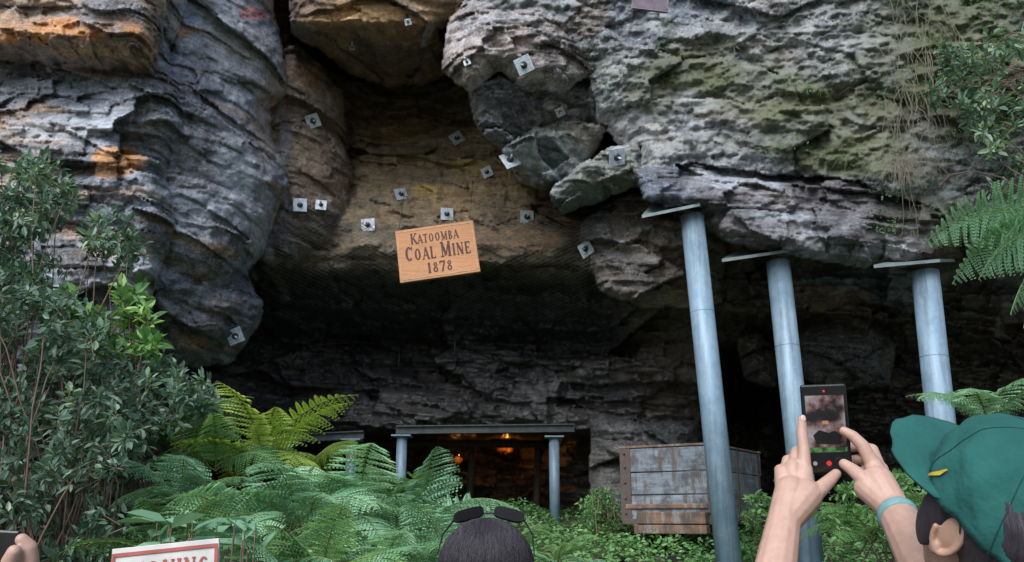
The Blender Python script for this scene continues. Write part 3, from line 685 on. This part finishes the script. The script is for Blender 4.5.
# =============== MINE CART
ct=empty('coal_mine_cart')
Rc=Matrix.Rotation(rad(-33),3,'Z')
fc=V(668,520,9.35)
def cartmat(name,a,b,d,rust):
    t=NT(name);g=t.noise(3,4,.65,mp=(1,1,9));n=t.noise(5,4,.75);s=t.noise(2.5,4,.7,mp=(5,5,1))
    c=t.mix(t.mr(g,.35,.65),c4(*a),c4(*b));c=t.mix(t.mr(n,.46,.60,0,.8),c,c4(*d));c=t.mix(t.mr(s,.50,.62,0,.8),c,c4(*rust))
    t.l(c,t.b.inputs['Base Color']);t.b.inputs['Roughness'].default_value=.85;t.l(t.bump(g,.6,.01,t.bump(n,.4,.008)),t.b.inputs['Normal']);return t.m
CW=cartmat('cart_wood',(.27,.32,.36),(.15,.175,.205),(.07,.075,.08),(.11,.075,.06))
CB=cartmat('cart_wood_brown',(.25,.145,.09),(.16,.10,.07),(.08,.065,.055),(.25,.26,.26))
CI=simple('cart_iron',(.11,.11,.115),.75,.3,scale=14,col2=(.13,.08,.055))
LX,LY=1.0,1.5
def ctb(name,lst,mat,bev=.006,jit=0):
    v,f=merge([boxg(Vector(fc)+Rc@(Vector(c)+Vector((rng.normal(0,jit),rng.normal(0,jit*.4),0))),s,Rc) for c,s in lst]);o=mk(name,v,f,mat,ct);m=o.modifiers.new('b','BEVEL');m.width=bev;m.segments=2
hs=[.25,.23,.25];z=0
pl=[]
for h_ in hs:
    pl.append(((0,0,z+h_/2),(LX,.05,h_-.010)));pl.append(((0,LY,z+h_/2),(LX,.05,h_-.010)))
    pl.append(((-LX/2+.028,LY/2,z+h_/2),(.05,LY-.055,h_-.010)));pl.append(((LX/2-.028,LY/2,z+h_/2),(.05,LY-.055,h_-.010)));z+=h_
ctb('planks',pl,CW,.008,.005)
ctb('top_rail',[((0,-.004,z+.014),(LX+.04,.075,.024)),((0,LY,z+.014),(LX+.04,.075,.024)),((-LX/2+.02,LY/2,z+.012),(.07,LY-.08,.02)),((LX/2-.02,LY/2,z+.012),(.07,LY-.08,.02))],CB,.006,.003)
ctb('floor',[((0,LY/2,-.02),(LX-.02,LY+.1,.05))],CI)
ctb('bumper_beam',[((.09,-.09,.02),(LX*.74,.12,.12)),((.09,-.09,-.09),(LX*.74,.10,.09)),((.0,-.035,.135),(LX*.9,.03,.05))],CB,.012)
ctb('chassis',[((-.28,LY/2,-.09),(.09,LY+.25,.1)),((.28,LY/2,-.09),(.09,LY+.25,.1))],CB)
st_=[((-LX/2+.055,-.032,z/2),(.12,.012,z)),((LX/2-.03,-.032,z/2),(.04,.012,z)),((LX/2+.004,.05,z/2),(.01,.07,z)),((LX/2+.004,LY*.5,z/2),(.01,.05,z)),((LX/2+.004,LY-.05,z/2),(.01,.07,z)),((-LX/2-.004,.05,z/2),(.01,.05,z)),((-LX/2-.004,LY-.05,z/2),(.01,.05,z))]
ctb('iron_straps',st_,CI,.002)
bt=[]
for c,s in st_[:2]:
    for zz in (.07,.22,.38,.54,.68):
        q0=Vector(fc)+Rc@Vector((c[0],-.05,zz));bt.append(ellip(q0,(.012,.012,.012),None,10,6))
v,f=merge(bt);mk('bolts',v,f,CI,ct,True)
for sx in (-.33,.33):
    for sy in (.3,LY-.3):
        c=Vector(fc)+Rc@Vector((sx,sy,-.17));ax=Rc@Vector((1,0,0))
        v,f=merge([tube(None,[c-ax*.03,c+ax*.03],[.15,.15],None,seg=28),tube(None,[c-ax*.045,c-ax*.028],[.17,.17],None,seg=28),tube(None,[c+ax*.03,c+ax*.06],[.04,.04],None,seg=12)]);mk('wheel',v,f,CI,ct,True)
for sy in (.3,LY-.3):
    c=Vector(fc)+Rc@Vector((0,sy,-.17));ax=Rc@Vector((1,0,0));tube('axle',[c-ax*.36,c+ax*.36],[.025]*2,CI,ct,12)
rl=empty('mine_rail_track')
for sx in (-.33,.33):
    a_=Vector(fc)+Rc@Vector((sx,-1.0,-.345));b_=Vector(fc)+Rc@Vector((sx,LY+2,-.345))
    d=b_-a_;v,f=boxg((a_+b_)/2,(.05,d.length,.06),Rc);mk('rail',v,f,CI,rl)
# =============== WARNING SIGN
ws=empty('warning_sign');w0=V(112,549,2.6);w1=V(219,538,2.6);xa=(w1-w0);ww=xa.length;xa.normalize();za=Vector((0.05,-1,.12)).normalized();ya=za.cross(xa).normalized();za=xa.cross(ya).normalized()
Rw=Matrix((xa,ya,za)).transposed();wh=.42;O2=w0-ya*wh
def wp(x,y,z=0): return O2+Rw@Vector((x*ww,y*wh,z))
boxes('board',[(wp(.5,.5,-.006),(ww,wh,.012))],simple('sign_white',(.66,.66,.62),.4,var=.14),ws,.002,Rw)
RED=simple('sign_red',(.42,.09,.07),.45,var=.2)
boxes('border',[(wp(.5,.955,.002),(ww*.98,.010,.004)),(wp(.5,.03,.002),(ww*.98,.010,.004)),(wp(.02,.5,.002),(.010,wh*.88,.004)),(wp(.98,.5,.002),(.010,wh*.88,.004))],RED,ws,0,Rw)
textmesh('lettering_warning','WARNING',wp,.08,.93,.77,.125,RED,ws,None,1.3)
for xx in (.2,.8):
    p=wp(xx,.5,-.03);tube('post',[(p.x,p.y,float(gz(np.array([p.x]),np.array([p.y]))[0])-.1),(p.x,p.y+.01,p.z+.1)],[.02,.02],GALV,ws,12)
# =============== PEOPLE
SK=simple('skin',(.58,.37,.29),.5,scale=60,var=.09,bump=.06)
SK2=simple('skin_tan',(.48,.29,.21),.5,scale=60,var=.08,bump=.04)
HAIR=woodmat('hair_dark',(.020,.016,.022),(.040,.033,.042),(.012,.010,.012),mp=(30,3,3),df=.3);HAIR.node_tree.nodes['Principled BSDF'].inputs['Roughness'].default_value=.5
BLK=simple('black_plastic',(.012,.012,.014),.25);WHT=simple('eye_white',(.7,.7,.68),.3,var=.05)
def headM(c,yaw,pitch):
    return Matrix.Translation(Vector(c))@Matrix.Rotation(yaw,4,'Z')@Matrix.Rotation(pitch,4,'X')
def head(par,M,mat,s=1.):
    p=[ellip((0,-.012,.03),(.074,.094,.088)),ellip((0,.02,-.03),(.060,.068,.075)),ellip((0,.05,-.078),(.032,.03,.028)),
       ellip((-.03,.045,-.03),(.03,.035,.03)),ellip((.03,.045,-.03),(.03,.035,.03)),ellip((0,.075,.032),(.05,.016,.014)),
       capsule((0,.086,.015),.007,(0,.100,-.020),.010),ellip((-.011,.090,-.024),(.008,.009,.007)),ellip((.011,.090,-.024),(.008,.009,.007)),
       ellip((0,.085,-.050),(.024,.010,.005)),ellip((0,.084,-.058),(.020,.010,.006)),capsule((0,-.02,-.05),.052,(0,-.035,-.17),.055)]
    organic('head',p,mat,par,.003,3,M)
    for sx in(-1,1):
        R_=Matrix.Rotation(-.35*sx,3,'Z')@Matrix.Rotation(.15,3,'X')
        c=Vector((sx*.078,-.006,0));e_=[ellip(c,(.004,.013,.024),R_)]
        rim=[]
        for k in range(15):
            a_=rad(-60+k*20);rim.append(c+R_@Vector((sx*.004,-.016*math.sin(a_+.8),.028*math.cos(a_+.8))))
        e_+=chain(rim,[.0036]*15);e_+=[ellip(c+R_@Vector((sx*.002,.006,-.026)),(.0045,.008,.009))]
        organic('ear',e_,mat,par,.0018,2,M)
        v,f=ellip((sx*.032,.078,.012),(.012,.011,.011));mk('eye',[M@Vector(q_) for q_ in v],f,WHT,par,True)
        v,f=ellip((sx*.032,.0875,.012),(.006,.004,.006));mk('iris',[M@Vector(q_) for q_ in v],f,BLK,par,True)
def body(par,c,yaw,top,bot,mat_s,sh=.185,zs=1.42,arms=None):
    M=Matrix.Translation(Vector(c))@Matrix.Rotation(yaw,4,'Z')
    zz=zs
    p=[capsule((-sh*.8,0,zz-.03),.062,(sh*.8,0,zz-.03),.062),ellip((0,.0,zz-.16),(.175,.115,.2)),ellip((0,0,zz-.38),(.15,.105,.2)),ellip((0,0,zz-.5),(.165,.11,.13)),capsule((0,-.01,zz),.06,(0,-.005,zz+.05),.058)]
    organic('shirt_body',p,top,par,.01,5,M)
    lg=[ellip((0,0,zz-.55),(.168,.115,.12))]
    for sx in(-1,1):
        lg+=chain([(sx*.09,0,zz-.6),(sx*.10,.02,.5),(sx*.105,-.01,.1)],[.09,.062,.05])
    organic('trousers',lg,bot,par,.012,4,M)
    sho=[]
    for sx in(-1,1): sho+=[capsule((sx*.105,-.03,.05),.045,(sx*.115,.14,.035),.035)]
    organic('shoes',sho,BLK,par,.008,2,M)
    return M
def arm(par,shd,elb,wr,sleeve,skin,handparts):
    organic('sleeve',chain([shd,Vector(shd).lerp(Vector(elb),.6)],[.062,.052]),sleeve,par,.008,3)
    fa=Vector(elb).lerp(Vector(wr),.3)
    organic('arm_and_hand',chain([shd,elb],[.045,.038])+chain([elb,fa,wr],[.038,.040,.026])+handparts,skin,par,.0020,2)
mn=empty('man_with_cap')
HC=V(1000,530,1.10)
Mh=headM(HC,rad(17),rad(36));head(mn,Mh,SK2)
SH=simple('shirt_cloth',(.05,.06,.09),.9,scale=200);TR=simple('trouser_cloth',(.06,.055,.05),.9)
body(mn,(HC.x+.02,1.0,0),rad(10),SH,TR,SH,zs=HC.z-.24)
hp=[ellip((0,-.03,.03),(.082,.094,.088)),ellip((0,-.055,-.03),(.076,.060,.075)),ellip((0,-.04,-.05),(.070,.050,.05))]
for sx in (-1,1): hp.append(ellip((sx*.074,.030,-.002),(.008,.022,.042)))
organic('hair',hp,HAIR,mn,.004,2,Mh)
CAP=NT('cap_cloth');nn_=CAP.noise(300,3);n5=CAP.noise(12,4)
CAP.l(CAP.mix(CAP.mr(n5,.3,.7),c4(.008,.085,.075),c4(.014,.12,.105)),CAP.b.inputs['Base Color']);CAP.b.inputs['Roughness'].default_value=.9
CAP.l(CAP.bump(n5,.5,.02,CAP.bump(nn_,.4,.001)),CAP.b.inputs['Normal']);CAP=CAP.m
v=[];f=[];sg=96;rgn=24;rx,ry,rz=.090,.110,.108;zc=.026
def capP(a_,ph,e=0):
    rr=math.cos(ph)**.85;puck=1-.012*(abs(math.cos(a_*3))**14)
    z_=rz*math.sin(ph)**.95
    wr_=.0022*math.sin(a_*7+ph*9)+.0018*math.sin(a_*13-ph*6)+.001*math.sin(a_*23+ph*17)
    y_=(ry+e+wr_)*rr*math.sin(a_)*puck;x_=(rx+e+wr_)*rr*math.cos(a_)*puck
    return Vector((x_,y_-.006,zc+z_*(1+e*8)+ .012*max(0,math.sin(a_))*math.cos(ph)-.024*max(0,-math.sin(a_))*math.cos(ph)))
for i in range(rgn+1):
    ph=math.pi/2*i/rgn
    for k in range(sg): v.append(capP(2*math.pi*k/sg,min(ph,math.pi/2-.01)))
for i in range(rgn):
    for k in range(sg): f.append((i*sg+k,i*sg+(k+1)%sg,(i+1)*sg+(k+1)%sg,(i+1)*sg+k))
f.append(tuple(rgn*sg+k for k in range(sg)))
o=mk('cap_crown',[Mh@q_ for q_ in v],f,CAP,mn,True);m=o.modifiers.new('s','SOLIDIFY');m.thickness=.003;m.offset=-1
v,f=ellip((0,-.006,zc+rz+.001),(.008,.008,.004));mk('cap_button',[Mh@q_ for q_ in map(Vector,v)],f,CAP,mn,True)
v=[];f=[];nu=30;nv=8
for j in range(nv+1):
    for i in range(nu+1):
        a_=math.pi/2+(i/nu-.5)*rad(160);s_=j/nv
        e0=capP(a_,0.03,-.002);ex=.075*s_*max(0,math.cos((a_-math.pi/2)*1.12))**.5
        p=e0+Vector((math.cos(a_)*.35*ex,ex,0));p.z+=.010*s_-1.4*p.x**2*s_
        v.append(p)
for j in range(nv):
    for i in range(nu): a_=j*(nu+1)+i;f.append((a_,a_+1,a_+nu+2,a_+nu+1))
o=mk('cap_bill',[Mh@q_ for q_ in v],f,CAP,mn,True);m=o.modifiers.new('s','SOLIDIFY');m.thickness=.004
v=[];f=[]
for i in range(9):
    a_=rad(152+i*1.3)
    for w in(0,1): v.append(Mh@capP(a_+w*rad(3.4)*(1-abs(i-4)/6),.10+.028*i,.003))
for i in range(8): f.append((2*i,2*i+1,2*i+3,2*i+2))
mk('cap_emblem',v,f,simple('emblem_yellow',(.75,.55,.05),.6),mn,True)
lines=[]
for k in range(3):
    a_=rad(30+60*k);lines.append([Mh@capP(a_,ph,.0008) for ph in np.linspace(0,1.55,20)]);lines.append([Mh@capP(a_+math.pi,ph,.0008) for ph in np.linspace(0,1.55,20)])
curvetubes('cap_seams',[(l,1) for l in lines],simple('cap_thread',(.005,.07,.06),.9),mn,.0007)
# phone
ph=empty('smartphone')
pc=V(826,429,1.50);za=(Vector((.02,0,1.66))-pc);za=(za.normalized()+Vector((.12,0,-.05))).normalized();xa=Vector((1,0,.035));ya=za.cross(xa).normalized();xa=ya.cross(za).normalized()
Rp=Matrix((xa,ya,za)).transposed()
o=boxes('case',[(pc,(.074,.149,.009))],BLK,ph,.0,Rp);m=o.modifiers.new('b','BEVEL');m.width=.0042;m.segments=4
def pp(x,y,z=.005): return pc+Rp@Vector((x,y,z))
def quad(name,x0,y0,x1,y1,z,mat,par=ph): mk(name,[pp(x0,y0,z),pp(x1,y0,z),pp(x1,y1,z),pp(x0,y1,z)],[(0,1,2,3)],mat,par)
def emis(name,col,st=1.):
    t=NT(name);t.b.inputs['Base Color'].default_value=c4(.01,.01,.01);t.b.inputs['Emission Color'].default_value=c4(*col);t.b.inputs['Emission Strength'].default_value=st;t.b.inputs['Roughness'].default_value=.15;return t
quad('screen_glass',-.034,-.071,.034,.071,.0048,emis('glass',(.01,.01,.012),.5).m)
t=emis('screen_picture',(0,0,0),.8);n1=t.noise(30,4,.6);n2_=t.noise(60,4,.6)
r=t.n('ShaderNodeValToRGB');e=r.color_ramp.elements;e[0].position=.40;e[0].color=c4(.01,.01,.012);e[1].position=.60;e[1].color=c4(.45,.40,.43)
x=e.new(.48);x.color=c4(.17,.08,.07);t.l(n1,r.inputs[0]);t.l(t.mix(t.mr(n2_,.4,.7,0,.4),r.outputs[0],c4(.06,.06,.08)),t.b.inputs['Emission Color'])
quad('screen_picture',-.031,-.030,.031,.056,.0052,t.m)
tf=emis('screen_picture_ferns',(0,0,0),.8);nf=tf.noise(90,3);tf.l(tf.mix(tf.mr(nf,.4,.6),c4(.02,.06,.02),c4(.10,.28,.09)),tf.b.inputs['Emission Color'])
quad('screen_picture_ferns',-.031,-.038,.031,-.0302,.0052,tf.m)
mk('screen_picture_mine',[pp(x_,y_,.0054) for x_,y_ in [(-.018,-.024),(.020,-.026),(.024,-.012),(.014,-.003),(.002,-.006),(-.012,-.001),(-.022,-.010)]],[tuple(range(7))],emis('pm',(.012,.011,.012),.6).m,ph)
quad('screen_picture_sign',-.006,.008,.004,.014,.0056,emis('ps',(.6,.3,.17),.7).m)
for nm,cx,cy,rr,col in [('record_button',0,-.056,.0042,(.8,.03,.03)),('thumbnail',-.022,-.056,.0035,(.3,.3,.3)),('flip_icon',.022,-.056,.0035,(.3,.3,.3)),('record_time',0,.063,.002,(.8,.05,.05))]:
    mk(nm,[pp(cx+rr*math.cos(k*math.pi/8),cy+rr*math.sin(k*math.pi/8),.0056) for k in range(16)],[tuple(range(16))],emis(nm,col).m,ph)
def hp_(l): return [V(*p) for p in l]
wr=V(784,522,1.43);el=Vector((.315,1.28,1.40));sd=Vector((HC.x-.21,.98,HC.z-.30))
L=[]
L+=chain([wr,V(791,492,1.455)],[.026,.026])+chain([wr,V(805,496,1.45)],[.025,.027])
L+=chain([V(788,500,1.46),V(783,474,1.48)],[.020,.014])+chain([V(796,500,1.46),V(793,468,1.475)],[.02,.015])+chain([V(803,500,1.45),V(804,470,1.47)],[.02,.014])
L+=chain(hp_([(804,472,1.47),(804,450,1.475),(802,433,1.478),(802,420,1.478)]),[.0125,.0098,.0088,.0072])
L+=chain(hp_([(794,470,1.48),(797,452,1.505),(812,450,1.535),(826,455,1.53)]),[.0125,.0105,.0095,.008])
L+=chain(hp_([(787,476,1.485),(788,461,1.51),(804,463,1.54),(820,468,1.535)]),[.012,.0105,.0092,.008])
L+=chain(hp_([(782,482,1.48),(780,470,1.505),(794,474,1.535),(808,478,1.53)]),[.011,.0095,.0085,.0072])
L+=chain(hp_([(800,506,1.44),(816,493,1.445),(828,482,1.462),(836,474,1.476)]),[.019,.0135,.011,.0085])
arm(mn,sd,el,wr,SH,SK,L)
wr2=V(893,508,1.42);el2=V(952,606,1.24);sd2=Vector((HC.x+.20,.98,HC.z-.30))
L=chain([wr2,V(878,482,1.45)],[.025,.026])+chain([wr2,V(868,488,1.45)],[.024,.022])
L+=chain([V(882,490,1.45),V(872,462,1.48)],[.021,.014])+chain([V(876,486,1.46),V(880,470,1.485)],[.02,.014])
L+=chain(hp_([(872,463,1.475),(863,446,1.475),(853,436,1.478),(844,431,1.482)]),[.0125,.0105,.009,.0075])
L+=chain(hp_([(877,465,1.485),(872,450,1.51),(857,446,1.535),(842,448,1.53)]),[.0125,.0105,.0095,.008])
L+=chain(hp_([(880,471,1.49),(876,460,1.515),(861,459,1.54),(846,461,1.535)]),[.012,.010,.009,.008])
L+=chain(hp_([(883,478,1.485),(878,470,1.51),(864,471,1.535),(852,473,1.53)]),[.011,.009,.008,.007])
L+=chain(hp_([(873,490,1.44),(862,478,1.45),(853,470,1.468),(844,464,1.478)]),[.017,.0125,.0105,.0085])
arm(mn,sd2,el2,wr2,SH,SK,L)
d=(el2-wr2).normalized();p=wr2+d*.02
tube('wrist_band',[p-d*.009,p-d*.004,p+d*.004,p+d*.009],[.0285,.0305,.0305,.0285],simple('band',(.25,.5,.5),.5),mn,28)
v,f=ellip(V(802,419,1.478)+Vector((0,-.0062,0)),(.0045,.002,.006));mk('fingernail',v,f,simple('nail',(.75,.5,.42),.3,var=.03),mn,True)
# --- woman
wn=empty('woman_with_sunglasses')
WC=V(487,586,1.80);Mw=headM(WC,rad(-4),rad(4));head(wn,Mw,SK)
hp=[ellip((0,-.014,.034),(.090,.106,.092)),ellip((0,-.035,-.04),(.088,.078,.10)),ellip((0,-.045,-.15),(.080,.05,.11))]
for sx in(-1,1): hp+=[capsule((sx*.072,-.01,0),.024,(sx*.080,-.01,-.16),.02)]
organic('hair',hp,HAIR,wn,.004,5,Mw)
lines=[]
for k in range(2600):
    az=rng.uniform(0,2*math.pi);ro=rng.uniform(.0,.0035);tw=rng.normal(0,.25);L0=rng.uniform(.02,.25)
    ln=[]
    for q_ in np.linspace(0,1,11):
        an=L0+q_*(1.75-L0);a2=az+tw*q_
        ln.append(Mw@Vector((math.cos(a2)*math.sin(an)*(.089+ro)+rng.normal(0,.0005),-.014+math.sin(a2)*math.sin(an)*(.105+ro)-.02*(1-math.sin(an)),.034+math.cos(an)*(.091+ro)+rng.normal(0,.0005))))
    lines.append((ln,1))
curvetubes('hair_strands',lines,HAIR,wn,.0008)
SHW=simple('top_cloth',(.3,.3,.33),.9);body(wn,(WC.x,1.78,0),0,SHW,TR,SHW,sh=.16,zs=WC.z-.235)
for sx in(-1,1):
    s0=Vector((WC.x+sx*.16,1.78,WC.z-.27));e0=s0+Vector((sx*.05,0,-.28));w0_=e0+Vector((0,.08,-.24));hpz=[]
    hpz+=chain([w0_,w0_+Vector((0,.02,-.08))],[.024,.03])
    for j in range(4):
        b_=w0_+Vector((0,-.012+.018*j,-.09));hpz+=chain([b_,b_+Vector((0,.006,-.04)),b_+Vector((-sx*.012,.008,-.07+.004*abs(j-2)))],[.010,.009,.007])
    b_=w0_+Vector((0,.03,-.03));hpz+=chain([b_,b_+Vector((0,.035,-.03)),b_+Vector((0,.04,-.06))],[.013,.010,.008])
    arm(wn,s0,e0,w0_,SHW,SK,hpz)
sgp=empty('sunglasses')
LENS=simple('lens_black',(.008,.008,.01),.12)
for sx in(-1,1):
    v=[];f=[];n=28
    for z_ in(0,.004):
        for k in range(n):
            a_=2*math.pi*k/n;ca_=math.copysign(abs(math.cos(a_))**.6,math.cos(a_));sa=math.copysign(abs(math.sin(a_))**.6,math.sin(a_))
            v.append(Mw@(Vector((sx*.040,.038,.129))+Matrix.Rotation(rad(14*sx),3,'Y')@Matrix.Rotation(rad(28),3,'X')@Vector((.031*ca_,.021*sa,z_))))
    f=[tuple(range(n))[::-1],tuple(n+k for k in range(n))]+[(k,(k+1)%n,n+(k+1)%n,n+k) for k in range(n)]
    mk('lens',v,f,LENS,sgp)
    curvetubes('temple',[([Mw@Vector(q_) for q_ in [(sx*.070,.038,.120),(sx*.088,.01,.095),(sx*.093,-.03,.060)]],1)],BLK,sgp,.0022)
curvetubes('bridge',[([Mw@Vector(q_) for q_ in [(-.012,.040,.132),(0,.040,.134),(.012,.040,.132)]],1)],BLK,sgp,.003)
# --- person lower left
pl_=empty('person_holding_phone')
w3=V(8,612,1.2);HC3=Vector((-.95,.9,1.62));M3=headM(HC3,0,.1);head(pl_,M3,SK)
organic('hair',[ellip((0,-.025,.04),(.082,.095,.088)),ellip((0,-.05,-.03),(.07,.055,.07))],HAIR,pl_,.005,2,M3)
body(pl_,(-.95,.85,0),0,SHW,TR,SHW,zs=1.38)
s3=Vector((-.77,.85,1.35));e3=Vector((-.70,1.0,1.15))
L=chain([w3,V(14,585,1.2)],[.026,.028])+chain([w3,V(2,588,1.2)],[.025,.026])
L+=chain(hp_([(22,580,1.2),(30,562,1.2),(29,548,1.195),(22,540,1.19)]),[.015,.0115,.0105,.0085])
L+=chain(hp_([(16,580,1.21),(20,560,1.22),(12,548,1.22),(2,548,1.22)]),[.014,.011,.01,.008])
L+=chain(hp_([(8,580,1.2),(10,562,1.18),(14,552,1.175)]),[.015,.011,.009])
L+=chain(hp_([(0,582,1.2),(-8,564,1.2),(-10,550,1.2)]),[.014,.011,.009])
arm(pl_,s3,e3,w3,SHW,SK,L)
p3=V(-14,545,1.2)
boxes('phone',[(p3,(.085,.009,.04))],BLK,pl_,.003,Matrix.Rotation(.05,3,'Y'))
# =============== LIGHT / CAMERA / WORLD
wd=bpy.data.worlds.new('World');S.world=wd;wd.use_nodes=True;nt=wd.node_tree
sky=nt.nodes.new('ShaderNodeTexSky');sky.sky_type='NISHITA';sky.sun_disc=False;sky.sun_elevation=rad(46);sky.sun_rotation=rad(205)
bg=nt.nodes['Background'];bg.inputs[1].default_value=.15;nt.links.new(sky.outputs[0],bg.inputs[0])
sl=bpy.data.lights.new('sun','SUN');sl.energy=3.5;sl.angle=rad(45);sl.color=(1,.985,.97);so=link(bpy.data.objects.new('sun',sl))
so.rotation_euler=(rad(48),0,rad(-22))
cam=bpy.data.cameras.new('camera');co=link(bpy.data.objects.new('camera',cam));co.location=(0,0,CZ);co.rotation_euler=(rad(90)+CP,0,0)
cam.sensor_width=36;cam.lens=36*F/1024;cam.clip_end=2000;cam.clip_start=.05;S.camera=co
S.view_settings.view_transform='Standard';S.view_settings.look='None';S.view_settings.exposure=0
